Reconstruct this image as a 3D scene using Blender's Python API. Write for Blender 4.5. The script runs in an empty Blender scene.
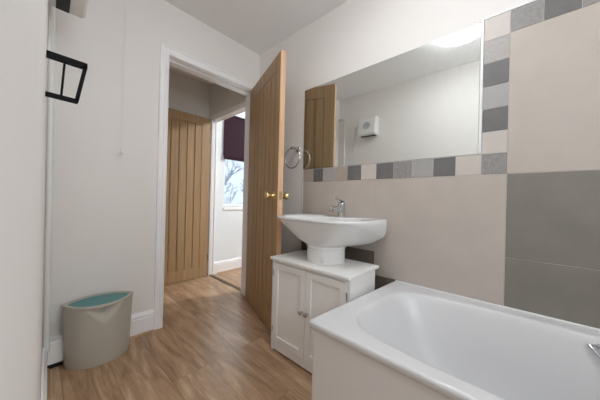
import bpy, bmesh, math, random
from mathutils import Vector, Matrix
random.seed(4)
PI = math.pi
C = bpy.context.scene.collection
H = 2.367          # ceiling height
XL0, XL1 = -1.418, -1.482   # left wall face at the door wall / at the far end behind the camera
YF = -3.04         # wall behind the camera

# ------------------------------------------------------------------ materials
def lin(c):
    c = c / 255.0
    return c / 12.92 if c <= .04045 else ((c + .055) / 1.055) ** 2.4
def rgb(r, g, b): return (lin(r), lin(g), lin(b), 1)
def new_mat(name):
    m = bpy.data.materials.new(name); m.use_nodes = True
    nt = m.node_tree; b = nt.nodes['Principled BSDF']
    return m, nt, b
def N(nt, t, **kw):
    n = nt.nodes.new(t)
    for k, v in kw.items():
        if k in n.inputs: n.inputs[k].default_value = v
        else: setattr(n, k, v)
    return n
def plain(name, col, rough=.5, metal=0, bump=0, bscale=60, mottle=0, mscale=6, coat=0, detail=3):
    m, nt, b = new_mat(name)
    b.inputs['Base Color'].default_value = col
    b.inputs['Roughness'].default_value = rough
    b.inputs['Metallic'].default_value = metal
    b.inputs['Coat Weight'].default_value = coat
    tc = N(nt, 'ShaderNodeTexCoord')
    if mottle:
        nz = N(nt, 'ShaderNodeTexNoise', Scale=mscale, Detail=detail)
        nt.links.new(tc.outputs['Object'], nz.inputs['Vector'])
        mx = N(nt, 'ShaderNodeMix', data_type='RGBA')
        mr = N(nt, 'ShaderNodeMapRange'); mr.inputs[1].default_value = .3; mr.inputs[2].default_value = .7
        nt.links.new(nz.outputs['Fac'], mr.inputs[0]); nt.links.new(mr.outputs[0], mx.inputs[0])
        mx.inputs[6].default_value = tuple(max(0, c * (1 - mottle)) for c in col[:3]) + (1,)
        mx.inputs[7].default_value = tuple(min(1, c * (1 + mottle)) for c in col[:3]) + (1,)
        nt.links.new(mx.outputs[2], b.inputs['Base Color'])
    if bump:
        nb = N(nt, 'ShaderNodeTexNoise', Scale=bscale, Detail=4)
        nt.links.new(tc.outputs['Object'], nb.inputs['Vector'])
        bp = N(nt, 'ShaderNodeBump', Strength=bump, Distance=.004)
        nt.links.new(nb.outputs['Fac'], bp.inputs['Height']); nt.links.new(bp.outputs[0], b.inputs['Normal'])
    return m
def wood(name, dark, light, axis='z', rough=.5, stretch=14, scale=2.2):
    m, nt, b = new_mat(name)
    tc = N(nt, 'ShaderNodeTexCoord'); mp = N(nt, 'ShaderNodeMapping')
    s = [stretch, stretch, stretch]; s['xyz'.index(axis)] = .38
    mp.inputs['Scale'].default_value = s
    nt.links.new(tc.outputs['Object'], mp.inputs['Vector'])
    n1 = N(nt, 'ShaderNodeTexNoise', Scale=scale, Detail=6, Roughness=.62, Distortion=.6)
    nt.links.new(mp.outputs[0], n1.inputs['Vector'])
    mp2 = N(nt, 'ShaderNodeMapping'); s2 = [9, 9, 9]; s2['xyz'.index(axis)] = .5; mp2.inputs['Scale'].default_value = s2
    nt.links.new(tc.outputs['Object'], mp2.inputs['Vector'])
    n2 = N(nt, 'ShaderNodeTexNoise', Scale=scale * 5, Detail=4)
    nt.links.new(mp2.outputs[0], n2.inputs['Vector'])
    r = N(nt, 'ShaderNodeValToRGB')
    r.color_ramp.elements[0].position = .3; r.color_ramp.elements[0].color = dark
    r.color_ramp.elements[1].position = .72; r.color_ramp.elements[1].color = light
    mix = N(nt, 'ShaderNodeMath', operation='ADD'); mul = N(nt, 'ShaderNodeMath', operation='MULTIPLY'); mul.inputs[1].default_value = .35
    sub = N(nt, 'ShaderNodeMath', operation='SUBTRACT'); sub.inputs[1].default_value = .5
    nt.links.new(n2.outputs['Fac'], sub.inputs[0]); nt.links.new(sub.outputs[0], mul.inputs[0])
    nt.links.new(n1.outputs['Fac'], mix.inputs[0]); nt.links.new(mul.outputs[0], mix.inputs[1])
    nt.links.new(mix.outputs[0], r.inputs[0]); nt.links.new(r.outputs[0], b.inputs['Base Color'])
    b.inputs['Roughness'].default_value = rough
    bp = N(nt, 'ShaderNodeBump', Strength=.15, Distance=.001)
    nt.links.new(mix.outputs[0], bp.inputs['Height']); nt.links.new(bp.outputs[0], b.inputs['Normal'])
    return m
def floor_material():
    m, nt, b = new_mat('oak_laminate')
    tc = N(nt, 'ShaderNodeTexCoord'); sp = N(nt, 'ShaderNodeSeparateXYZ'); nt.links.new(tc.outputs['Object'], sp.inputs[0])
    ay = N(nt, 'ShaderNodeMath', operation='ADD'); ay.inputs[1].default_value = 6.92
    ax = N(nt, 'ShaderNodeMath', operation='ADD'); ax.inputs[1].default_value = .388 + .193 * 20
    nt.links.new(sp.outputs['Y'], ay.inputs[0]); nt.links.new(sp.outputs['X'], ax.inputs[0])
    cb = N(nt, 'ShaderNodeCombineXYZ'); nt.links.new(ay.outputs[0], cb.inputs['X']); nt.links.new(ax.outputs[0], cb.inputs['Y'])
    br = N(nt, 'ShaderNodeTexBrick', offset=.37, offset_frequency=2, squash=1)
    br.inputs['Scale'].default_value = 1; br.inputs['Brick Width'].default_value = 1.26; br.inputs['Row Height'].default_value = .193
    br.inputs['Mortar Size'].default_value = .0013; br.inputs['Mortar Smooth'].default_value = .3; br.inputs['Bias'].default_value = 0
    br.inputs['Color1'].default_value = (0, 0, 0, 1); br.inputs['Color2'].default_value = (1, 1, 1, 1); br.inputs['Mortar'].default_value = (.5, .5, .5, 1)
    nt.links.new(cb.outputs[0], br.inputs['Vector'])
    # the grain is shifted from plank to plank
    off = N(nt, 'ShaderNodeVectorMath', operation='MULTIPLY'); off.inputs[1].default_value = (7.3, 3.1, 5.7)
    nt.links.new(br.outputs['Color'], off.inputs[0])
    add = N(nt, 'ShaderNodeVectorMath', operation='ADD'); nt.links.new(tc.outputs['Object'], add.inputs[0]); nt.links.new(off.outputs[0], add.inputs[1])
    mp = N(nt, 'ShaderNodeMapping'); mp.inputs['Scale'].default_value = (7, .9, 7); nt.links.new(add.outputs[0], mp.inputs['Vector'])
    n1 = N(nt, 'ShaderNodeTexNoise', Scale=2.0, Detail=8, Roughness=.66, Distortion=1.2); nt.links.new(mp.outputs[0], n1.inputs['Vector'])
    mp2 = N(nt, 'ShaderNodeMapping'); mp2.inputs['Scale'].default_value = (70, 3.5, 70); nt.links.new(add.outputs[0], mp2.inputs['Vector'])
    n2 = N(nt, 'ShaderNodeTexNoise', Scale=1.5, Detail=4); nt.links.new(mp2.outputs[0], n2.inputs['Vector'])
    def math_(op, a, bb):
        n = N(nt, 'ShaderNodeMath', operation=op)
        for i, v in enumerate((a, bb)):
            if hasattr(v, 'links'): nt.links.new(v, n.inputs[i])
            else: n.inputs[i].default_value = v
        return n.outputs[0]
    g = math_('ADD', n1.outputs['Fac'], math_('MULTIPLY', math_('SUBTRACT', n2.outputs['Fac'], .5), .24))
    g = math_('ADD', g, math_('MULTIPLY', math_('SUBTRACT', br.outputs['Color'], .5), .10))
    r = N(nt, 'ShaderNodeValToRGB'); cr = r.color_ramp
    cr.elements[0].position = .30; cr.elements[0].color = rgb(128, 99, 73)
    cr.elements[1].position = .72; cr.elements[1].color = rgb(202, 172, 142)
    e = cr.elements.new(.44); e.color = rgb(156, 124, 95)
    e = cr.elements.new(.56); e.color = rgb(178, 145, 114)
    nt.links.new(g, r.inputs[0])
    mx = N(nt, 'ShaderNodeMix', data_type='RGBA'); nt.links.new(br.outputs['Fac'], mx.inputs[0])
    nt.links.new(r.outputs[0], mx.inputs[6]); mx.inputs[7].default_value = rgb(112, 86, 64)
    nt.links.new(mx.outputs[2], b.inputs['Base Color'])
    b.inputs['Roughness'].default_value = .38; b.inputs['Specular IOR Level'].default_value = .45
    bp = N(nt, 'ShaderNodeBump', Strength=.25, Distance=.001)
    nt.links.new(math_('SUBTRACT', math_('MULTIPLY', n2.outputs['Fac'], .3), br.outputs['Fac']), bp.inputs['Height'])
    nt.links.new(bp.outputs[0], b.inputs['Normal'])
    return m
def mirror_material():
    m, nt, b = new_mat('mirror_glass')
    b.inputs['Metallic'].default_value = 1; b.inputs['Base Color'].default_value = (.86, .885, .865, 1)
    tc = N(nt, 'ShaderNodeTexCoord')
    # faint wiped smears
    mp = N(nt, 'ShaderNodeMapping'); mp.inputs['Location'].default_value = (0, 2.05, -1.62); nt.links.new(tc.outputs['Object'], mp.inputs['Vector'])
    wv = N(nt, 'ShaderNodeTexWave', wave_type='RINGS', rings_direction='X'); wv.inputs['Scale'].default_value = 5.5; wv.inputs['Distortion'].default_value = 5
    wv.inputs['Detail'].default_value = 3; wv.inputs['Detail Scale'].default_value = 1.2
    nt.links.new(mp.outputs[0], wv.inputs['Vector'])
    mr = N(nt, 'ShaderNodeMapRange'); mr.inputs[1].default_value = .55; mr.inputs[2].default_value = 1; mr.inputs[3].default_value = .0; mr.inputs[4].default_value = .06
    nt.links.new(wv.outputs['Fac'], mr.inputs[0])
    gl = N(nt, 'ShaderNodeBsdfGlossy'); gl.inputs['Color'].default_value = (.9, .9, .9, 1); gl.inputs['Roughness'].default_value = .33
    b.inputs['Roughness'].default_value = .012
    # smears fade away from the lamp end of the mirror
    ln = N(nt, 'ShaderNodeVectorMath', operation='DISTANCE'); ln.inputs[1].default_value = (0, -1.72, 1.78)
    nt.links.new(tc.outputs['Object'], ln.inputs[0])
    fd = N(nt, 'ShaderNodeMapRange'); fd.inputs[1].default_value = .1; fd.inputs[2].default_value = .42; fd.inputs[3].default_value = .6; fd.inputs[4].default_value = 0
    nt.links.new(ln.outputs['Value'], fd.inputs[0])
    ml = N(nt, 'ShaderNodeMath', operation='MULTIPLY'); nt.links.new(mr.outputs[0], ml.inputs[0]); nt.links.new(fd.outputs[0], ml.inputs[1])
    ms = N(nt, 'ShaderNodeMixShader'); nt.links.new(ml.outputs[0], ms.inputs[0]); nt.links.new(b.outputs[0], ms.inputs[1]); nt.links.new(gl.outputs[0], ms.inputs[2])
    nt.links.new(ms.outputs[0], nt.nodes['Material Output'].inputs['Surface'])
    return m
def emit(name, col, s):
    m, nt, b = new_mat(name)
    b.inputs['Base Color'].default_value = col
    b.inputs['Emission Color'].default_value = col; b.inputs['Emission Strength'].default_value = s
    return m
def glass(name):
    m, nt, b = new_mat(name)
    t = N(nt, 'ShaderNodeBsdfTransparent'); t.inputs[0].default_value = (.96, .98, .98, 1)
    g = N(nt, 'ShaderNodeBsdfGlossy', Roughness=.02)
    ms = N(nt, 'ShaderNodeMixShader'); ms.inputs[0].default_value = .07
    nt.links.new(t.outputs[0], ms.inputs[1]); nt.links.new(g.outputs[0], ms.inputs[2])
    nt.links.new(ms.outputs[0], nt.nodes['Material Output'].inputs['Surface'])
    return m

M = {}
M['wall'] = plain('wall_paint', rgb(234, 229, 225), .75, bump=.12, bscale=35, mottle=.012, mscale=3)
M['ceil'] = plain('ceiling_paint', rgb(240, 238, 237), .85, bump=.15, bscale=30)
M['gloss'] = plain('white_gloss', rgb(246, 244, 244), .3)
M['wallhall'] = plain('hall_paint', rgb(226, 223, 217), .8, bump=.1, bscale=40)
M['wallfar'] = plain('far_room_paint', rgb(230, 234, 236), .8)
M['floor'] = floor_material()
M['oak'] = wood('oak_door', rgb(149, 118, 84), rgb(181, 148, 110), 'z', .45, 22, 1.6)
M['oakedge'] = wood('oak_lipping', rgb(196, 152, 112), rgb(226, 186, 146), 'z', .45)
M['bead'] = wood('oak_bead', rgb(160, 122, 88), rgb(196, 158, 120), 'y', .5)
M['brass'] = plain('polished_brass', rgb(232, 206, 150), .2, 1)
M['chrome'] = plain('chrome', rgb(205, 207, 210), .08, 1)
M['steel'] = plain('brushed_steel', rgb(170, 170, 168), .35, 1)
M['ceramic'] = plain('white_ceramic', rgb(228, 227, 226), .12, coat=.3)
M['acrylic'] = plain('white_acrylic', rgb(216, 215, 216), .36, coat=.2)
M['panel'] = plain('bath_panel', rgb(232, 229, 227), .45, mottle=.01, mscale=3)
M['cab'] = plain('cabinet_paint', rgb(238, 236, 233), .38)
M['bin'] = plain('bin_plastic', rgb(186, 181, 169), .5, mottle=.02, mscale=9)
M['teal'] = plain('teal_lid', rgb(88, 140, 140), .5, mottle=.03, mscale=15)
M['black'] = plain('black_metal', rgb(22, 21, 22), .8)
M['black'].node_tree.nodes['Principled BSDF'].inputs['Specular IOR Level'].default_value = .15
M['dark'] = plain('dark_grille_and_gap', rgb(14, 13, 13), .6)  # heater outlet, and the painted shade under the pipe box
M['plastic'] = plain('white_plastic', rgb(230, 229, 225), .4)
M['greyprint'] = plain('grey_print', rgb(150, 150, 152), .5)
M['grille'] = plain('grey_grille', rgb(186, 187, 190), .5)
M['mirror'] = mirror_material()
M['lamp'] = emit('lamp_diffuser', (.915, .96, 1, 1), 9.6)
M['glass'] = glass('window_glass')
M['blind'] = plain('plum_fabric', rgb(44, 13, 30), .9, bump=.2, bscale=200)
M['sealant'] = plain('white_trim', rgb(240, 240, 240), .35)
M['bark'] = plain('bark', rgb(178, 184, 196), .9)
M['grass'] = plain('lawn', rgb(120, 135, 110), 1, mottle=.1)
tile = lambda n, c, mo, ms, r=.42, d=3: plain(n, c, r, mottle=mo, mscale=ms, bump=.06, bscale=90, detail=d)
M['t_beige'] = tile('tile_beige', rgb(190, 179, 170), .035, 9)
M['t_grey'] = tile('tile_grey', rgb(131, 125, 117), .07, 9, .45, 6)
M['b_dark'] = tile('mosaic_dark', rgb(112, 109, 108), .06, 30)
M['b_mid'] = tile('mosaic_mid', rgb(146, 142, 139), .16, 70, .45, 5)
M['b_light'] = tile('mosaic_light', rgb(168, 165, 163), .04, 30)
M['b_stip'] = tile('mosaic_stippled', rgb(174, 168, 164), .12, 80, .45, 5)
M['b_taupe'] = tile('mosaic_taupe', rgb(176, 162, 150), .05, 20)
M['b_beige'] = tile('mosaic_beige', rgb(202, 192, 185), .03, 20)
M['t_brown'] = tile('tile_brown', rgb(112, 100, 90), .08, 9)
M['grout'] = plain('grout', rgb(206, 199, 193), .8)

# ------------------------------------------------------------------ mesh helpers
def link(name, bm, mats, parent=None, smooth=False, loc=None, rz=0):
    bmesh.ops.recalc_face_normals(bm, faces=bm.faces)
    me = bpy.data.meshes.new(name); bm.to_mesh(me); bm.free()
    if not isinstance(mats, (list, tuple)): mats = [mats]
    for m in mats: me.materials.append(m)
    o = bpy.data.objects.new(name, me); C.objects.link(o)
    if parent: o.parent = parent
    if loc: o.location = loc
    if rz: o.rotation_euler.z = rz
    if smooth:
        for p in me.polygons: p.use_smooth = True
        me.set_sharp_from_angle(angle=math.radians(38 if smooth is True else smooth))
    return o
def tag(o, label=None, cat=None, group=None, kind=None):
    for k, v in (('label', label), ('category', cat), ('group', group), ('kind', kind)):
        if v: o[k] = v
    return o
def thing(name, label, cat, loc=(0, 0, 0), rz=0, group=None):
    o = bpy.data.objects.new(name, None); C.objects.link(o); o.location = loc; o.rotation_euler = (0, 0, rz)
    o.empty_display_size = .1
    return tag(o, label, cat, group)
def struct(name, bm, m, parent=None, smooth=False, loc=None, label=None):
    o = link(name, bm, m, parent, smooth, loc); o['kind'] = 'structure'
    if label: o['label'] = label
    return o
def box(bm, x0, x1, y0, y1, z0, z1, bev=0, mi=0, seg=2, mat=None):
    if x0 > x1: x0, x1 = x1, x0
    if y0 > y1: y0, y1 = y1, y0
    if z0 > z1: z0, z1 = z1, z0
    r = bmesh.ops.create_cube(bm, size=1); vs = r['verts']
    for v in vs:
        v.co = Vector(((x0 + x1) / 2 + v.co.x * (x1 - x0), (y0 + y1) / 2 + v.co.y * (y1 - y0), (z0 + z1) / 2 + v.co.z * (z1 - z0)))
    fs = {f for v in vs for f in v.link_faces}
    for f in fs: f.material_index = mi
    if bev:
        es = list({e for v in vs for e in v.link_edges})
        rr = bmesh.ops.bevel(bm, geom=es, offset=bev, segments=seg, affect='EDGES', profile=.5)
        for f in rr['faces']: f.material_index = mi
        vs = list({v for f in rr['faces'] for v in f.verts} | {v for v in vs if v.is_valid})
    if mat is not None:
        for v in vs: v.co = mat @ v.co
    return vs
def loft(bm, rings, cap0=False, cap1=False, closed=True, mi=0):
    R = [[bm.verts.new(p) for p in r] for r in rings]
    n = len(R[0])
    for a, b in zip(R, R[1:]):
        for i in range(n if closed else n - 1):
            f = bm.faces.new((a[i], a[(i + 1) % n], b[(i + 1) % n], b[i])); f.material_index = mi
    if cap0: bm.faces.new(R[0][::-1]).material_index = mi
    if cap1: bm.faces.new(R[-1]).material_index = mi
    return R
def lathe(bm, prof, origin=(0, 0, 0), axis=(0, 0, 1), seg=24, mi=0):
    ax = Vector(axis).normalized(); q = Vector((0, 0, 1)).rotation_difference(ax); o = Vector(origin)
    rings = [[o + q @ Vector((max(r, 1e-5) * math.cos(2 * PI * i / seg), max(r, 1e-5) * math.sin(2 * PI * i / seg), z)) for i in range(seg)] for r, z in prof]
    loft(bm, rings, True, True, mi=mi)
def tube(bm, pts, r, seg=10, closed=False, mi=0):
    pts = [Vector(p) for p in pts]; n = len(pts); rings = []
    up = None
    for i in range(n):
        a = pts[(i - 1) % n] if (i > 0 or closed) else pts[i]
        b = pts[(i + 1) % n] if (i < n - 1 or closed) else pts[i]
        t = (b - a).normalized()
        if up is None:
            up = Vector((0, 0, 1)) if abs(t.z) < .9 else Vector((1, 0, 0))
        s = t.cross(up).normalized(); u2 = s.cross(t).normalized(); up = u2
        rr = r[i] if isinstance(r, (list, tuple)) else r
        rings.append([pts[i] + rr * (math.cos(2 * PI * k / seg) * s + math.sin(2 * PI * k / seg) * u2) for k in range(seg)])
    if closed: loft(bm, rings + [rings[0]], mi=mi)
    else: loft(bm, rings, True, True, mi=mi)
    if closed: bmesh.ops.remove_doubles(bm, verts=bm.verts, dist=1e-6)
def prism(bm, poly, a, b, axis='y', mi=0):
    """poly in the two other axes, extruded from a to b along axis"""
    def P(p, t):
        if axis == 'y': return (p[0], t, p[1])
        if axis == 'x': return (t, p[0], p[1])
        return (p[0], p[1], t)
    loft(bm, [[P(p, a) for p in poly], [P(p, b) for p in poly]], True, True, mi=mi)
def xl(y): return XL0 + (XL1 - XL0) * (y / YF)

# ------------------------------------------------------------------ the rooms
# door wall (opening to the hall)
OX0, OX1, OZ = -.812, -.052, 1.985
bm = bmesh.new()
box(bm, -1.75, OX0 - .02, 0, .13, 0, H + .05); box(bm, OX1 + .02, .1, 0, .13, 0, H + .05)
box(bm, OX0 - .02, OX1 + .02, 0, .13, OZ + .02, H + .05)
struct('wall_back', bm, M['wall'])
# right wall
bm = bmesh.new(); box(bm, .008, .1, YF - .1, 0, 0, H + .05); wr = struct('wall_right', bm, M['wall'])
# left wall (runs a little out of square)
bm = bmesh.new()
loft(bm, [[(xl(0) - .0045 * z, 0, z), (xl(YF - .1) - .0045 * z, YF - .1, z), (-1.75, YF - .1, z), (-1.75, 0, z)] for z in (0, H + .05)], True, True)
struct('wall_left', bm, M['wall'])
# wall behind the camera; its unseen window is added to let in light
WX0, WX1, WZ0, WZ1 = -1.40, -.70, 1.15, 2.05
bm = bmesh.new()
box(bm, xl(YF), WX0, YF - .1, YF, 0, H + .05); box(bm, WX1, .008, YF - .1, YF, 0, H + .05)
box(bm, WX0, WX1, YF - .1, YF, 0, WZ0); box(bm, WX0, WX1, YF - .1, YF, WZ1, H + .05)
struct('wall_front', bm, M['wall'])
bm = bmesh.new()
for a in ((WX0, WX0 + .05, WZ0, WZ1), (WX1 - .05, WX1, WZ0, WZ1), (WX0 + .05, WX1 - .05, WZ0, WZ0 + .05), (WX0 + .05, WX1 - .05, WZ1 - .05, WZ1), ((WX0 + WX1) / 2 - .025, (WX0 + WX1) / 2 + .025, WZ0 + .05, WZ1 - .05)):
    box(bm, a[0], a[1], YF - .08, YF - .03, a[2], a[3], .004)
w2 = struct('added_window', bm, M['gloss'])
bm = bmesh.new(); box(bm, WX0 + .05, WX1 - .05, YF - .058, YF - .052, WZ0 + .05, WZ1 - .05); struct('window_pane', bm, M['glass'], w2)
# ceiling and floor
bm = bmesh.new(); box(bm, -1.75, 2.6, YF - .1, 1.2, H, H + .08); struct('ceiling', bm, M['ceil'])
bm = bmesh.new(); box(bm, -1.75, 2.6, YF - .1, 1.2, -.08, 0); struct('floor', bm, M['floor'])
# hall
HY = 1.0
bm = bmesh.new(); box(bm, -1.75, 0.0, HY, HY + .1, 0, H); struct('wall_hall_back', bm, M['wallhall'])
bm = bmesh.new(); box(bm, -1.75, -1.65, .13, HY, 0, H); struct('wall_hall_left', bm, M['wallhall'])
DY0, DY1, DZ = .17, .885, 1.90
bm = bmesh.new()
box(bm, 0, .055, .13, DY0 - .02, 0, H); box(bm, 0, .055, DY1 + .02, HY + .1, 0, H); box(bm, 0, .055, DY0 - .02, DY1 + .02, DZ + .02, H)
struct('wall_hall_right', bm, M['wallhall'])
# far room
FY = .905
FX0, FX1, FZ0, FZ1 = .178, .92, .83, 2.0
bm = bmesh.new()
box(bm, .055, FX0, FY, FY + .12, 0, H); box(bm, FX1, 2.5, FY, FY + .12, 0, H)
box(bm, FX0, FX1, FY, FY + .12, 0, FZ0); box(bm, FX0, FX1, FY, FY + .12, FZ1, H)
struct('wall_far_room', bm, M['wallfar'])
bm = bmesh.new(); box(bm, 2.5, 2.6, YF - .1, FY + .12, 0, H); struct('wall_far_side', bm, M['wallfar'])
bm = bmesh.new(); box(bm, .1, 2.5, YF - .1, YF, 0, H); struct('wall_far_front', bm, M['wallfar'])
# far window
bm = bmesh.new()
for a in ((FX0, FX0 + .035, FZ0, FZ1), (FX1 - .035, FX1, FZ0, FZ1), (FX0 + .035, FX1 - .035, FZ0, FZ0 + .04), (FX0 + .035, FX1 - .035, FZ1 - .04, FZ1)):
    box(bm, a[0], a[1], FY + .05, FY + .1, a[2], a[3], .003)
w1 = struct('window_1', bm, M['gloss'])
bm = bmesh.new(); box(bm, FX0 + .035, FX1 - .035, FY + .072, FY + .078, FZ0 + .04, FZ1 - .04); struct('window_pane', bm, M['glass'], w1)
bm = bmesh.new(); box(bm, FX0 - .01, FX1 + .01, FY - .012, FY + .05, FZ0 - .03, FZ0, .004); struct('window_sill', bm, M['gloss'], w1)

# mouldings --------------------------------------------------------
ARCH = [(0, 0), (0, .012), (.006, .016), (.026, .018), (.032, .013), (.044, .013), (.05, .018), (.058, .018), (.06, .014), (.06, 0)]
def architrave(bm, x0, x1, zt, y, s=-1, right_w=None, axis='x'):
    """around an opening x0..x1 up to zt on the wall face y, proud towards s"""
    def P(x, d, z): return (x, y + s * d, z) if axis == 'x' else (y + s * d, x, z)
    rw = 1 if right_w is None else right_w / .06
    rings = [[P(x0 - a, d, 0) for a, d in ARCH], [P(x0 - a, d, zt + a) for a, d in ARCH], [P(x1 + a * rw, d, zt + a) for a, d in ARCH], [P(x1 + a * rw, d, 0) for a, d in ARCH]]
    loft(bm, rings, True, True)
bm = bmesh.new(); architrave(bm, OX0 - .003, OX1 + .003, OZ + .003, 0, -1, .05)
struct('trim_1', bm, M['gloss'], label='white moulded architrave around the bathroom doorway')
bm = bmesh.new(); architrave(bm, OX0 - .003, OX1 + .003, OZ + .003, .13, 1, .045)
struct('trim_2', bm, M['gloss'])
bm = bmesh.new()   # door lining with its stop
box(bm, OX0 - .02, OX0, .0, .13, 0, OZ); box(bm, OX1, OX1 + .02, .0, .13, 0, OZ); box(bm, OX0 - .02, OX1 + .02, 0, .13, OZ, OZ + .02)
box(bm, OX0, OX0 + .012, .045, .085, 0, OZ, .001); box(bm, OX1 - .012, OX1, .045, .085, 0, OZ, .001); box(bm, OX0 + .012, OX1 - .012, .045, .085, OZ - .012, OZ, .001)
struct('trim_3', bm, M['gloss'], label='white door lining and stop of the bathroom doorway')
bm = bmesh.new(); architrave(bm, DY0 - .003, DY1 + .003, DZ + .003, 0, -1, .05, axis='y')
struct('trim_4', bm, M['gloss'], label='white architrave around the doorway of the bright far room')
bm = bmesh.new()
box(bm, 0, .055, DY0 - .02, DY0, 0, DZ); box(bm, 0, .055, DY1, DY1 + .02, 0, DZ); box(bm, 0, .055, DY0 - .02, DY1 + .02, DZ, DZ + .02)
box(bm, .034, .052, DY1 - .008, DY1, 0, DZ); box(bm, .034, .052, DY0, DY0 + .008, 0, DZ); box(bm, .034, .052, DY0 + .008, DY1 - .008, DZ - .008, DZ)
struct('trim_5', bm, M['gloss'])
SK = lambda h, d: [(0, 0), (d, 0), (d, h * .74), (d * .72, h * .76), (d * .72, h * .80), (d * .95, h * .82), (d * .95, h * .86), (d * .5, h * .97), (d * .35, h), (0, h)]
bm = bmesh.new()   # skirting on the door wall
prism(bm, [(-d, z) for d, z in SK(.15, .018)], xl(0), OX0 - .0635, 'x'); struct('baseboard_back', bm, M['gloss'])
bm = bmesh.new()
loft(bm, [[(xl(y) + d, y, z) for d, z in SK(.15, .018)] for y in (-.02, YF)], True, True); struct('baseboard_left', bm, M['gloss'])
bm = bmesh.new(); prism(bm, [(FY - d, z) for d, z in SK(.15, .016)], .055, 2.5, 'x'); struct('baseboard_far', bm, M['gloss'])
bm = bmesh.new(); prism(bm, [(HY - d, z) for d, z in SK(.12, .016)], -1.65, -.02, 'x'); struct('baseboard_hall', bm, M['gloss'])
q = [(0, 0), (.013, 0), (.0115, .005), (.008, .010), (.004, .0125), (0, .013)]
bm = bmesh.new(); prism(bm, [(-.018 - d, z) for d, z in q], xl(0) + .035, OX0 - .0635, 'x'); struct('trim_6', bm, M['bead'], label='thin oak beading along the door wall skirting')
bm = bmesh.new(); loft(bm, [[(xl(y) + .018 + d, y, z) for d, z in q] for y in (-.06, YF)], True, True); struct('trim_7', bm, M['bead'], label='thin oak beading along the left wall skirting')
bm = bmesh.new(); prism(bm, [(FY - .016 - d, z) for d, z in q], .1, 2.5, 'x'); struct('trim_8', bm, M['bead'])
bm = bmesh.new(); box(bm, -.012, .03, DY0, DY1, 0, .006, .002); struct('trim_9', bm, plain('threshold', rgb(96, 74, 56), .5), label='dark threshold strip across the far room doorway')

# tiles on the right wall --------------------------------------------
T0 = .008
tcols = ['grout', 't_beige', 't_grey', 'b_dark', 'b_mid', 'b_light', 'b_stip', 'b_taupe', 'b_beige', 't_brown']
ti = {n: i for i, n in enumerate(tcols)}
def t(bm, ya, yb, za, zb, m, g=.0012): box(bm, 0, T0 - .001, ya - g, yb + g, za + g, zb - g, .0006, ti[m], 1)
bm = bmesh.new()
box(bm, .0022, T0, YF, -.619, 0, 1.195, 0, 0); box(bm, .0022, T0, YF, -1.776, 1.195, 1.845, 0, 0)
YS = [-.618, -1.242, -1.872]
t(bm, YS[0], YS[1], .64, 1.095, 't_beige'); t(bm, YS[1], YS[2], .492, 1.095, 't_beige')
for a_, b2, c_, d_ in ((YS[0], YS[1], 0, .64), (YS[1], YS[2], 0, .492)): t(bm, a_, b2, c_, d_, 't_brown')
for z0, z1 in ((.0, .33), (.33, .7115), (.7115, 1.095)):
    y = YS[2]
    while y > YF + .01: t(bm, y, max(y - .62, YF), z0, z1, 't_grey'); y -= .62
y = YS[2]
while y > YF + .01: t(bm, y, max(y - .62, YF), 1.095, 1.743, 't_beige'); y -= .62
tl = struct('wall_tiles', bm, [M[c] for c in tcols], wr, label='large beige and grey wall tiles on the right wall')
bm = bmesh.new()
ys = [-.618, -.722, -.819, -.925, -1.029, -1.135, -1.240, -1.350, -1.456, -1.566, -1.670, -1.775]
for a, b_, m in zip(ys, ys[1:], ['b_taupe', 'b_dark', 'b_light', 'b_taupe', 'b_dark', 'b_beige', 'b_dark', 'b_mid', 'b_light', 'b_dark', 'b_beige']):
    t(bm, a, b_, 1.095, 1.195, m)
zs = [1.095, 1.193, 1.298, 1.408, 1.516, 1.628, 1.737, 1.845]
for a, b_, m in zip(zs, zs[1:], ['b_mid', 'b_beige', 'b_dark', 'b_light', 'b_dark', 'b_stip', 'b_beige']):
    t(bm, -1.776, -1.872, a, b_, m)
y = -1.872; k = 0
while y > YF + .01:
    t(bm, y, max(y - .108, YF), 1.743, 1.845, ['b_mid', 'b_dark', 'b_mid', 'b_light', 'b_dark', 'b_beige'][k % 6]); y -= .108; k += 1
struct('border_tiles', bm, [M[c] for c in tcols], wr, label='border of small square tiles in greys, taupe and beige')
bm = bmesh.new()
box(bm, -.004, .008, -1.775, -1.763, 1.197, 1.852, .002); box(bm, -.002, .008, YF, -1.775, 1.845, 1.853, .002)
box(bm, -.001, .008, -.612, -.618, 0.0, 1.195, .001)
struct('tile_edging', bm, M['sealant'], wr, label='white edging strip of the tiling')

# ------------------------------------------------------------------ mirror
bm = bmesh.new(); box(bm, 0, .0075, -.616, -1.762, 1.198, 1.838, .0008, 0, 1)
tag(link('wall_mirror', bm, M['mirror']), 'wide frameless mirror on the wall above the border tiles', 'mirror')

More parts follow.
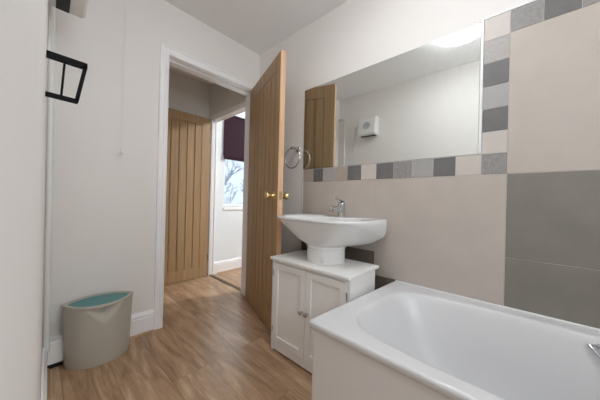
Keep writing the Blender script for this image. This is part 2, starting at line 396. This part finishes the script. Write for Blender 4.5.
# ------------------------------------------------------------------ oak doors
def knob_pair(root, lx, z, face_lo, face_hi, m):
    for s, y in ((-1, face_lo), (1, face_hi)):
        bm = bmesh.new()
        lathe(bm, [(.0, 0), (.027, 0), (.028, .002), (.026, .005), (.018, .008), (.0135, .010), (.0115, .014), (.010, .024), (.0105, .030), (0, .030)], (lx, y, z), (0, s, 0), 28)
        k = link('door_knob', bm, m, root, True); k['label'] = 'polished brass knob'
        bm = bmesh.new()
        lathe(bm, [(0, .028), (.012, .028), (.015, .032), (.022, .042), (.0255, .052), (.0262, .057), (.0245, .062), (.019, .065), (.010, .0665), (0, .067)], (lx, y, z), (0, s, 0), 28)
        link('knob_grip', bm, m, k, True)
def oak_door(name, label, W, Hd, th, n_boards, loc, rz, stile=.1, top=.1, bottom=.16, sgn=-1, hinges=(.2, 1.0, 1.75), hinge_face=0, knob=True, mt=M['brass'], g=.0048, gb=.0035):
    """closed leaf runs from the hinge to sgn*W on x, thickness 0..th on y"""
    r = thing(name, label, 'door', loc, rz)
    X = lambda a: sgn * a
    bm = bmesh.new(); d = .004
    box(bm, X(.001), X(W - .007), d + .005, th - d - .005, .006, Hd - .001)
    for ya, yb in ((0, d + .0055), (th - d - .0055, th)):
        box(bm, X(0.0), X(stile), ya, yb, .005, Hd, .0012, 0, 1); box(bm, X(W - stile), X(W - .006), ya, yb, .005, Hd, .0012, 0, 1)
        box(bm, X(stile), X(W - stile), ya, yb, Hd - top, Hd, .0012, 0, 1); box(bm, X(stile), X(W - stile), ya, yb, .005, bottom, .0012, 0, 1)
        w = (W - 2 * stile) / n_boards
        for i in range(n_boards):
            a = stile + i * w
            box(bm, X(a + g), X(a + w - g), ya, yb, bottom + .001, Hd - top - .001, gb, 0, 1)
    link('door_leaf', bm, M['oak'], r)
    bm = bmesh.new(); box(bm, X(W - .0065), X(W), 0, th, .005, Hd, .001, 0, 1)
    e = link('edge_lipping', bm, M['oakedge'], r); e['label'] = 'pale oak edge'
    if knob:
        knob_pair(r, X(W - .058), .978, 0, th, mt)
        bm = bmesh.new(); box(bm, X(W - .001), X(W + .0012), th / 2 - .011, th / 2 + .011, .95, 1.008, .0008, 0, 1)
        box(bm, X(W), X(W + .009), th / 2 - .006, th / 2 + .006, .970, .988, .003)
        link('latch', bm, mt, r)
    for z in hinges:
        bm = bmesh.new(); tube(bm, [(X(-.004), hinge_face, z - .04), (X(-.004), hinge_face, z + .04)], .005, 10)
        box(bm, X(-.0015), X(.0005), min(hinge_face, th * .7), max(hinge_face, th * .7), z - .038, z + .038)
        link('hinge', bm, M['steel'], r, True)
    return r
ang = math.atan2(.335, .942)     # opened
door_dir_angle = PI / 2 - ang    # rotation from closed
oak_door('oak_door', 'open grooved oak door with brass knobs beside the towel ring', .737, 1.98, .038, 6, (OX1 - .001, -.008, 0), door_dir_angle, stile=.095, top=.11, bottom=.16, hinge_face=-.004, g=.0065, gb=.006)
oak_door('oak_door', 'grooved oak door standing open at the back of the hall', .72, 1.905, .036, 6, (-.042, DY1 - .01, 0), 0, stile=.1, top=.1, bottom=.13, hinge_face=-.004, hinges=(.23, 1.65))

# ------------------------------------------------------------------ basin
BC = -1.016
PC = -1.055
def plan(s_front, s_back, ry, cx, n=3.4, z=0, steps=48, zf=None, yc=BC):
    out = []
    for i in range(steps):
        a = 2 * PI * i / steps; c, s = math.cos(a), math.sin(a)
        rx = s_front if c < 0 else s_back
        x = cx + rx * math.copysign(abs(c) ** (2 / n), c); y = yc + ry * math.copysign(abs(s) ** (2 / n), s)
        out.append(Vector((x, y, zf(x) if zf else z)))
    return out
bas = thing('washbasin', 'white wall basin with rounded sides on a stub pedestal', 'basin', (0, 0, 0))
ZR = .848
zlow = lambda x: .742 + (.828 - .742) * min(1, max(0, (-x - .04) / .36)) ** .8
bm = bmesh.new()
ped = plan(.118, .116, .118, -.262, 2.1, .690, yc=PC)
rim_low = plan(.380, .048, .306, -.05, 4.6, zf=zlow)
rings = [ped]
for s in (.25, .5, .7, .85, .95):
    zz = s ** 1.05
    rings.append([p.lerp(q_, .12 + .88 * s if s < 1 else 1) for p, q_ in zip(ped, rim_low)])
    for v, p, q_ in zip(rings[-1], ped, rim_low): v.z = p.z + (q_.z - p.z) * s ** (1.05 + 1.6 * max(0, 1 + q_.x / .25))
rings.append(rim_low)
rings.append(plan(.390, .048, .316, -.05, 4.6, zf=lambda x: (zlow(x) * .6 + ZR * .4)))
rings.append(plan(.390, .048, .316, -.05, 4.6, ZR - .006))
rings.append(plan(.386, .045, .312, -.05, 4.6, ZR))
rings.append(plan(.150, .120, .262, -.275, 3.0, ZR - .001))
rings.append(plan(.140, .112, .252, -.275, 2.8, ZR - .012))
rings.append(plan(.125, .100, .225, -.275, 2.6, .79))
rings.append(plan(.110, .075, .170, -.27, 2.4, .735))
rings.append(plan(.04, .035, .05, -.255, 2, .715))
loft(bm, rings, True, True)
link('bowl', bm, M['ceramic'], bas, 50)
bm = bmesh.new()
loft(bm, [plan(.112, .112, .112, -.262, 2.1, z, yc=PC) if r_ == 0 else plan(.112 + r_, .112 + r_, .112 + r_, -.262, 2.1, z, yc=PC) for z, r_ in ((.5905, 0), (.672, 0), (.675, .004), (.689, .004))], True, True)
pdl = link('pedestal', bm, M['ceramic'], bas, 40)
# small grey maker's crest on the pedestal front (towards the room, left of its middle)
def on_ped(a, z, r=.1130): return (-.262 + r * math.cos(a), PC + r * math.sin(a), z)
bm = bmesh.new()
a0 = math.radians(205)
tube(bm, [on_ped(a0 + math.cos(t_) * .085, .618 + .013 * math.sin(t_)) for t_ in [PI * k / 10 for k in range(11)]], .0008, 6)
for da in (-.07, -.025, .025, .07): tube(bm, [on_ped(a0 + da, .604), on_ped(a0 + da, .617)], .0008, 6)
tube(bm, [on_ped(a0 + d_, .601) for d_ in (-.1, -.03, .03, .1)], .0008, 6)
link('printed_mark', bm, M['greyprint'], pdl)
# mixer tap
tp = thing('tap', None, None); tp.parent = bas; tp.location = (-.098, -1.053, ZR - .001); tp.scale = (1.1, 1.1, 1.12); tp['label'] = 'chrome mixer tap'
del_ = [k for k in ('category',) if k in tp]
bm = bmesh.new(); lathe(bm, [(0, 0), (.026, 0), (.026, .004), (.022, .008), (.021, .03), (.0205, .062), (.0215, .068), (.020, .082), (.012, .089), (0, .090)], (0, 0, 0), (0, 0, 1), 28)
body = link('tap_body', bm, M['chrome'], tp, True)
bm = bmesh.new(); tube(bm, [(-.012, 0, .035), (-.05, 0, .050), (-.085, 0, .056), (-.108, 0, .053)], [.014, .0125, .0115, .011], 16)
lathe(bm, [(0, 0), (.0115, 0), (.012, .014), (0, .014)], (-.105, 0, .034), (0, 0, 1), 16)
link('spout', bm, M['chrome'], tp, True)
bm = bmesh.new(); box(bm, -.085, .018, -.011, .011, .088, .095, .003); 
for v in bm.verts:
    if v.co.x < 0: v.co.z += -v.co.x * .22; v.co.y *= 1 - .3 * min(1, -v.co.x / .085)
link('lever', bm, M['chrome'], tp, True)

# ------------------------------------------------------------------ cabinet under the basin
cab = thing('basin_cabinet', 'small white two door cabinet with round knobs under the basin', 'cabinet', (-.16, -1.0425, 0))
# local: x from 0 (back) to -.27 (front), y +-.283
cy = .2825
bm = bmesh.new(); box(bm, .035, -.285, -cy - .006, cy + .006, .572, .59, .004)
top = link('cabinet_top', bm, M['cab'], cab)
bm = bmesh.new()
for s in (-1, 1): box(bm, -.002, -.268, s * (cy - .016), s * cy, 0, .572, .0015)
box(bm, -.002, -.01, -cy + .016, cy - .016, .05, .572); box(bm, -.01, -.262, -cy + .016, cy - .016, .045, .06)
box(bm, -.252, -.268, -cy + .016, cy - .016, .012, .057, .0015); box(bm, -.252, -.268, -cy + .016, cy - .016, .556, .572, .001)
link('carcass', bm, M['cab'], cab)
for s in (-1, 1):
    # doors sit between side panels, slightly proud
    y0, y1 = (s * .0015, s * (cy - .017))
    z0, z1 = .060, .554; f = .038
    bm = bmesh.new()
    box(bm, -.252, -.272, y0, y0 + s * f, z0, z1, .0015); box(bm, -.252, -.272, y1 - s * f, y1, z0, z1, .0015)
    box(bm, -.2525, -.2715, y0 + s * f, y1 - s * f, z0, z0 + f, .0015); box(bm, -.2525, -.2715, y0 + s * f, y1 - s * f, z1 - f, z1, .0015)
    box(bm, -.254, -.2635, y0 + s * f, y1 - s * f, z0 + f, z1 - f)
    d = link('cabinet_door', bm, M['cab'], cab)
    bm = bmesh.new(); lathe(bm, [(0, 0), (.006, 0), (.005, .008), (.0075, .012), (.0115, .018), (.0115, .022), (.008, .026), (0, .0275)], (-.272, s * .020, .322), (-1, 0, 0), 20)
    k = link('knob', bm, M['steel'], d, True); k['label'] = 'small round metal knob'
    for z in (.14, .49):
        bm = bmesh.new(); tube(bm, [(-.2725, s * (cy - .0165), z - .018), (-.2725, s * (cy - .0165), z + .018)], .003, 8)
        link('hinge', bm, M['steel'], d, True)

# ------------------------------------------------------------------ bath
bath = thing('bathtub', 'white built in bathtub with wide rim along the tiled wall', 'bathtub')
YB0, YB1 = -1.338, YF + .004
ZB = .485
def rrect(x0, x1, y0, y1, r, z, bow=0, n=7):
    out = []
    for cx, cy_, a0 in ((x1 - r, y0 - r, 0), (x0 + r, y0 - r, 90), (x0 + r, y1 + r, 180), (x1 - r, y1 + r, 270)):
        for k in range(n):
            a = math.radians(a0 + 90 * k / (n - 1)); out.append(Vector((cx + r * math.cos(a), cy_ + r * math.sin(a), z)))
    # y0 is the near-door end (larger y)
    res = []
    for i, p in enumerate(out):
        res.append(p); q_ = out[(i + 1) % len(out)]
        L = (q_ - p).length
        if L > .3:
            m_ = 24
            for k in range(1, m_): res.append(p.lerp(q_, k / m_))
    if bow:
        for p in res:
            if p.x < (x0 + x1) / 2:
                tt = (y0 - p.y) / (y0 - y1); p.x -= bow * math.sin(PI * max(0, min(1, tt)))
    return res
def inner(dx, dy0, dy1, z, n=4.6, N_=None, base=None):
    """superellipse of the tub opening, one point for each point of the outer ring (same angle)"""
    cx = -.378; cy_ = (YB0 + YB1) / 2; rx = .297 - dx
    y_hi = YB0 - .088 - dy0; y_lo = YB1 + .10 + dy1
    cyy = (y_hi + y_lo) / 2; ry = (y_hi - y_lo) / 2
    out = []
    for p in base:
        u, v = (p.x - cx) / .36, (p.y - cy_) / .85
        k = (abs(u) ** n + abs(v) ** n) ** (-1 / n)
        out.append(Vector((cx + rx * u * k, cyy + ry * v * k, z)))
    return out
bm = bmesh.new(); box(bm, -.006, -.0005, YB0 - .04, YB1, ZB - .01, .491, .002)
link('sealant_strip', bm, M['sealant'], bath)
bm = bmesh.new(); B = .014
def sk(L):
    for p in L:
        if p.y > -2.2: p.y += (.014 if p.x < -.3 else 0) * 0 + (-.009 - (p.x + .36) * .075) * min(1, (p.y + 2.2) / .7)
    return L
r0 = rrect(-.724, -.0005, YB0, YB1, .014, ZB - .029, B)
r1 = rrect(-.727, -.0005, YB0 + .001, YB1, .014, ZB - .024, B)
r2 = rrect(-.728, -.0005, YB0 + .002, YB1, .014, ZB - .011, B)
r3 = rrect(-.7265, -.003, YB0 + .0005, YB1 + .004, .013, ZB - .0045, B)
r4 = rrect(-.7215, -.008, YB0 - .0045, YB1 + .01, .012, ZB, B)
und = rrect(-.708, -.01, YB0 - .012, YB1 + .01, .02, ZB - .029, B)
r4b = rrect(-.7165, -.013, YB0 - .0095, YB1 + .015, .010, ZB, B)
flat0 = inner(-.022, -.022, -.022, ZB, base=r4)
flat = inner(-.014, -.014, -.014, ZB - .0005, base=r4)
rg = [und, r0, r1, r2, r3, r4, r4b, flat0, flat,
      inner(-.006, -.004, -.004, ZB - .003, base=r4), inner(.001, .004, .003, ZB - .010, base=r4), inner(.008, .014, .010, ZB - .030, base=r4),
      inner(.024, .036, .02, ZB - .065, base=r4), inner(.045, .09, .04, .30, 4.2, base=r4), inner(.062, .16, .06, .18, 3.8, base=r4), inner(.085, .22, .09, .125, 3.4, base=r4),
      inner(.13, .30, .14, .105, 3, base=r4), inner(.25, .7, .6, .10, 2.4, base=r4)]
for L_ in rg: sk(L_)
loft(bm, rg, False, True)
tb = link('tub', bm, M['acrylic'], bath, 70)
bm = bmesh.new()
loft(bm, [sk(rrect(-.712, -.012, YB0 - .008, YB1 + .008, .006, z, B)) for z in (0.0, ZB - .028)], False, False)
link('bath_panel', bm, M['panel'], bath, 30)['label'] = 'plain white side panel'
bm = bmesh.new()
gy, gx = -2.125, -.107
pts = [(-.099, -2.112, .456), (-.100, -2.14, .461), (-.100, -2.20, .462), (-.100, -2.27, .461), (-.100, -2.31, .455), (-.118, -2.295, .430), (-.132, -2.25, .413), (-.134, -2.19, .411), (-.124, -2.14, .425)]
tube(bm, pts, .0065, 12, True)
for yy in (-2.135, -2.275): lathe(bm, [(0, -.022), (.008, -.022), (.008, .006), (0, .006)], (-.094, yy, .458), (-1, 0, .2), 14)
link('grab_handle', bm, M['chrome'], bath, True)['label'] = 'chrome grab handle'
bm = bmesh.new(); lathe(bm, [(0, 0), (.03, 0), (.028, .003), (0, .004)], (-.378, -2.8, .104), (0, 0, 1), 20)
link('drain', bm, M['chrome'], bath, True)

# ------------------------------------------------------------------ towel ring
tr = thing('towel_ring', 'round chrome towel ring on the wall between door and mirror', 'towel ring', (.008, -.55, 1.372))
bm = bmesh.new(); lathe(bm, [(0, 0), (.024, 0), (.025, .004), (.022, .008), (.012, .012), (.009, .055), (.013, .062), (.013, .076), (.009, .080), (0, .081)], (0, 0, 0), (-1, 0, 0), 24)
link('wall_mount', bm, M['chrome'], tr, True)
bm = bmesh.new(); R_ = .082
tube(bm, [(-.069, R_ * math.sin(2 * PI * k / 40), -.082 + R_ * math.cos(2 * PI * k / 40)) for k in range(40)], .005, 10, True)
link('ring', bm, M['chrome'], tr, True)

# ------------------------------------------------------------------ bin
bn = thing('waste_bin', 'lens shaped grey beige waste bin with teal lid by the skirting', 'bin', (-1.193, -.119, 0), math.radians(-7))
def lens(hw, db, df, z, n=20):
    """two arcs meeting at the tips; tips softly rounded"""
    out = []
    for i in range(n + 1):      # back arc, left to right
        a = -1 + 2 * i / n; out.append(Vector((hw * a, db * (1 - abs(a) ** 2.2), z)))
    for i in range(1, n):
        a = 1 - 2 * i / n; out.append(Vector((hw * a, -df * (1 - abs(a) ** 2.6), z)))
    # soften tips
    for _ in range(3):
        o2 = [p.copy() for p in out]
        for idx in (0, n, 1, n - 1, n + 1, len(out) - 1):
            p = (out[idx - 1] + out[(idx + 1) % len(out)]) / 2
            o2[idx] = out[idx].lerp(p, .35)
        out = o2
    return out
bm = bmesh.new(); HB = .352
def notch(pts, z):
    """finger recess: a triangle on the front that deepens towards the rim"""
    tri_h = .10; zt_ = HB - .014
    for p in pts:
        if p.y < -.04:
            f = (z - (zt_ - tri_h)) / tri_h
            if 0 < f <= 1.02:
                w = .085 * f; d_ = abs(p.x - .02)
                if d_ < w: p.y += .040 * f * (1 - d_ / w)
    return pts
lv = [(z, .144 + .019 * min(1, z / .02) * .3 + .014 * z / HB, .066 + .022 * z / HB, .082 + .046 * z / HB) for z in [0, .006, .02, .1, .2] + [HB - .120 + .0106 * k for k in range(11)]]
rings = [notch(lens(a, b_, c_, z, 48), z) for z, a, b_, c_ in lv]
rings += [lens(.165, .090, .130, HB - .010, 48), lens(.166, .091, .131, HB - .003, 48), lens(.164, .090, .130, HB, 48), lens(.148, .079, .117, HB - .0005, 48), lens(.146, .077, .115, HB - .022, 48)]
loft(bm, rings, True, False)
bd = link('bin_body', bm, M['bin'], bn, 32)
bm = bmesh.new()
loft(bm, [lens(.1455, .0765, .1145, HB - .020, 48), lens(.1455, .0765, .1145, HB - .011, 48), lens(.143, .074, .112, HB - .009, 48)], True, True)
link('bin_lid', bm, M['teal'], bn, 30)['label'] = 'teal recessed lid'
bm = bmesh.new()
for k in range(3): box(bm, -.028 + k * .022, -.012 + k * .022, -.1265, -.1215, HB - .001, HB + .0012, .0005, 0, 1)
link('rim_mark', bm, M['steel'], bn)

# ------------------------------------------------------------------ heater, pipe, boxing, bracket, cord
fh = thing('fan_heater', 'white downflow fan heater mounted high on the left wall', 'heater', (xl(-.47) - .0085, -.47, 1.79), math.atan2(XL0 - XL1, -YF) * -1)
bm = bmesh.new(); w = .112
prof = [(0, 0), (.113, 0), (.122, .008), (.120, .06), (.108, .15), (.088, .222), (.078, .232), (0, .235)]
rr = []
for y_, ins in ((-w, .006), (-w + .006, 0), (w - .006, 0), (w, .006)):
    rr.append([(max(0, x - (ins if x > .01 else 0)), y_, min(max(z, ins), .235 - ins)) for x, z in prof])
loft(bm, rr, True, True)
link('housing', bm, M['plastic'], fh, 30)
bm = bmesh.new(); box(bm, .024, .068, -.098, .098, -.006, .002, .001)
g_ = link('outlet_grille', bm, M['dark'], fh); g_['label'] = 'black air outlet underneath'
bm = bmesh.new()
ax = Vector((1, 0, .22)).normalized()
lathe(bm, [(0, 0), (.048, 0), (.048, .0045), (.044, .0055), (.040, .003), (0, .003)], (.1125, -.0, .115), ax, 30)
for k in range(-4, 5):
    hh = math.sqrt(max(0, .042 ** 2 - (k * .0092) ** 2))
    tube(bm, [(.1165 - .0, k * .0092, .115 - hh), (.1165 - .0, k * .0092, .115 + hh)], .0018, 6)
for v in bm.verts:
    if abs(v.co.x - .1165) < .003: v.co.x -= .22 * (v.co.z - .115)
link('intake_grille', bm, M['grille'], fh, True)

pp = thing('wall_pipe', 'thin white vertical pipe in the corner of the left wall', 'pipe', (0, 0, 0))
px_ = xl(-.1) + .0145
bm = bmesh.new(); tube(bm, [(px_, -.10, .118), (px_ - .009, -.10, 2.06), (px_ - .009, -.094, 2.085), (px_ - .009, -.075, 2.1), (px_ - .009, -.002, 2.1)], .0125, 14)
link('pipe_run', bm, M['plastic'], pp, True)
cn = thing('cable_conduit', 'narrow white cable conduit beside the fan heater', 'conduit')
bm = bmesh.new(); x_ = xl(-.25) - .0085; box(bm, x_ + .001, x_ + .013, -.258, -.242, 1.63, 1.95, .003); box(bm, x_ + .001, x_ + .013, -.3575, -.258, 1.935, 1.95, .003)
link('trunking', bm, M['plastic'], cn)

bx = thing('pipe_boxing', 'short white pipe box on the skirting behind the waste bin', 'pipe box')
bm = bmesh.new(); box(bm, xl(-.05) + .019, -1.333, -.062, -.0185, .026, .142, .003); link('box_cover', bm, M['gloss'], bx)
bm = bmesh.new(); box(bm, xl(-.05) + .019, -1.337, -.058, -.0185, .142, .149, .002); link('box_lid', bm, M['gloss'], bx)
bm = bmesh.new(); box(bm, xl(-.05) + .019, -1.34, -.052, -.0315, 0, .026); link('shade_gap', bm, M['dark'], bx)  # dark block coloured as the shaded gap beneath the box

YK = -.9
fr = thing('wall_bracket', 'tapering black metal frame with a centre bar on the left wall', 'bracket', (xl(YK) - .006, YK, 1.30))
def bar(bm, a, b, w, ty=.014):
    a, b = Vector((a[0], 0, a[1])), Vector((b[0], 0, b[1])); t_ = (b - a).normalized(); nrm = Vector((-t_.z, 0, t_.x)) * w / 2
    loft(bm, [[p + nrm + Vector((0, -ty / 2, 0)), p - nrm + Vector((0, -ty / 2, 0)), p - nrm + Vector((0, ty / 2, 0)), p + nrm + Vector((0, ty / 2, 0))] for p in (a, b)], True, True)
fx = lambda x: x - xl(YK) + .006
P_ = dict(tl=(.001, 1.358 - 1.30), tr=(fx(-1.352), 1.356 - 1.30), br=(fx(-1.372), 1.240 - 1.30), bl=(.001, 1.242 - 1.30))
bm = bmesh.new(); bar(bm, P_['tl'], P_['tr'], .018); link('top_bar', bm, M['black'], fr)
bm = bmesh.new(); bar(bm, P_['bl'], P_['br'], .012); link('bottom_bar', bm, M['black'], fr)
bm = bmesh.new(); bar(bm, (P_['tr'][0] - .004, P_['tr'][1]), (P_['br'][0] - .003, P_['br'][1]), .0095); link('end_bar', bm, M['black'], fr)
bm = bmesh.new(); bar(bm, (fx(-1.403), .055), (fx(-1.409), -.056), .0055, .008); link('centre_bar', bm, M['black'], fr)

pc = thing('pull_cord', 'thin white light pull cord hanging by the door wall', 'pull cord', (-1.09, -.045, H))
bm = bmesh.new(); lathe(bm, [(0, 0), (.035, 0), (.034, -.012), (.02, -.028), (0, -.03)], (0, 0, 0), (0, 0, 1), 24); link('ceiling_switch', bm, M['plastic'], pc, True)
bm = bmesh.new(); tube(bm, [(0, 0, -.028), (0, 0, -1.115)], .001, 8); link('cord', bm, M['plastic'], pc, True)
bm = bmesh.new(); lathe(bm, [(0, 0), (.010, 0), (.011, .006), (.008, .02), (.004, .034), (0, .036)], (0, 0, -1.149), (0, 0, 1), 18); link('cord_pull', bm, M['plastic'], pc, True)

# ------------------------------------------------------------------ blind in the far window
bl = thing('window_blind', 'dark plum fabric blind half drawn over the far window', 'blind', (0, 0, 0))
bm = bmesh.new()
box(bm, .15, 1.0, FY - .022, FY - .008, 1.50, 2.02, .002)
for k in range(3): box(bm, .15, 1.0, FY - .030 - .004 * k, FY - .0225, 1.452 + .016 * k, 1.50 + .012 * k, .003)
link('fabric', bm, M['blind'], bl)
bm = bmesh.new(); box(bm, .147, 1.003, FY - .032, FY - .003, 2.02, 2.04, .003); link('headrail', bm, M['blind'], bl)

# ------------------------------------------------------------------ ceiling lamp
LX, LY = -.79, -1.545
cl = thing('ceiling_light', 'round white flush ceiling light seen in the mirror', 'ceiling light', (LX, LY, H))
bm = bmesh.new(); lathe(bm, [(0, 0), (.205, 0), (.205, -.02), (.19, -.022), (0, -.022)], (0, 0, 0), (0, 0, 1), 48); link('base_plate', bm, M['plastic'], cl, True)
bm = bmesh.new(); lathe(bm, [(0, -.023), (.195, -.023), (.198, -.035), (.185, -.052), (.15, -.063), (.08, -.070), (0, -.072)], (0, 0, 0), (0, 0, 1), 48); link('diffuser', bm, M['lamp'], cl, True)

# ------------------------------------------------------------------ outside the far window: lawn and a bare tree
bm = bmesh.new(); box(bm, -20, 30, 1.6, 60, -3.1, -3.0); struct('ground', bm, M['grass'])
tre = thing('bare_tree', 'bare leafless tree outside the far window', 'tree', (1.35, 5.0, -2.6))
bm = bmesh.new()
def branch(p, d, L, r, k):
    e_ = p + d * L; tube(bm, [p, p.lerp(e_, .5) + Vector((random.uniform(-.03, .03), 0, 0)) * L, e_], [r, r * .85, r * .7], 6)
    if k == 0: return
    for _ in range(3 if k > 1 else 4):
        nd = (d + Vector((random.uniform(-.9, .9), random.uniform(-.6, .6), random.uniform(-.2, .4)))).normalized()
        branch(p.lerp(e_, random.uniform(.6, 1)), nd, L * .66, r * .62, k - 1)
branch(Vector((0, 0, 0)), Vector((0, 0, 1)), 2.3, .12, 6)
link('trunk', bm, M['bark'], tre)

# ------------------------------------------------------------------ lights
def area(name, loc, rot, sx, sy, e, col=(1, 1, 1)):
    l = bpy.data.lights.new(name, 'AREA'); l.shape = 'RECTANGLE'; l.size = sx; l.size_y = sy; l.energy = e; l.color = col
    o = bpy.data.objects.new(name, l); C.objects.link(o); o.location = loc; o.rotation_euler = rot; return o
area('added_window_fill', ((WX0 + WX1) / 2, YF - .16, (WZ0 + WZ1) / 2), (PI / 2, 0, 0), .7, .9, 10, (.9, .955, 1))  # fill light for the bathroom through the added window
area('far_window_daylight', ((FX0 + FX1) / 2, FY + .22, 1.45), (-PI / 2, 0, 0), .75, 1.1, 8, (.9, .95, 1)).data.use_shadow = True
# added lamp, out of view, that brightens the far room
fl = thing('ceiling_light', 'added unseen round ceiling light that brightens the far room', 'ceiling light', (1.2, -.2, H))
bm = bmesh.new(); lathe(bm, [(0, 0), (.2, 0), (.2, -.03), (.15, -.06), (0, -.07)], (0, 0, 0), (0, 0, 1), 32)
link('diffuser', bm, emit('far_fill_lamp', (.9, .96, 1, 1), 50), fl, True)

w = bpy.data.worlds.new('world'); bpy.context.scene.world = w; w.use_nodes = True
bg = w.node_tree.nodes['Background']
bg.inputs[0].default_value = (.74, .84, 1, 1); bg.inputs[1].default_value = .62

# ------------------------------------------------------------------ camera
a, b_, r_ = math.radians(47.4455), math.radians(.0337), math.radians(1.4097)
F = Vector((math.sin(a) * math.cos(b_), math.cos(a) * math.cos(b_), math.sin(b_)))
R = Vector((math.cos(a), -math.sin(a), 0)); U = R.cross(F)
R2 = R * math.cos(r_) + U * math.sin(r_); U2 = U * math.cos(r_) - R * math.sin(r_)
cam = bpy.data.cameras.new('camera'); co = bpy.data.objects.new('camera', cam); C.objects.link(co)
mt = Matrix((R2, U2, -F)).transposed().to_4x4(); mt.translation = Vector((-1.4535, -1.9249, .951)); co.matrix_world = mt
cam.sensor_width = 36; cam.sensor_fit = 'HORIZONTAL'; cam.lens = 241.7512 / 600 * 36; cam.clip_start = .005
sc = bpy.context.scene; sc.camera = co
sc.view_settings.view_transform = 'Standard'; sc.view_settings.look = 'None'; sc.view_settings.gamma = 1; sc.view_settings.use_curve_mapping = False
sc.view_settings.exposure = 1.14
sc.cycles.max_bounces = 10; sc.cycles.diffuse_bounces = 6; sc.cycles.use_denoising = True
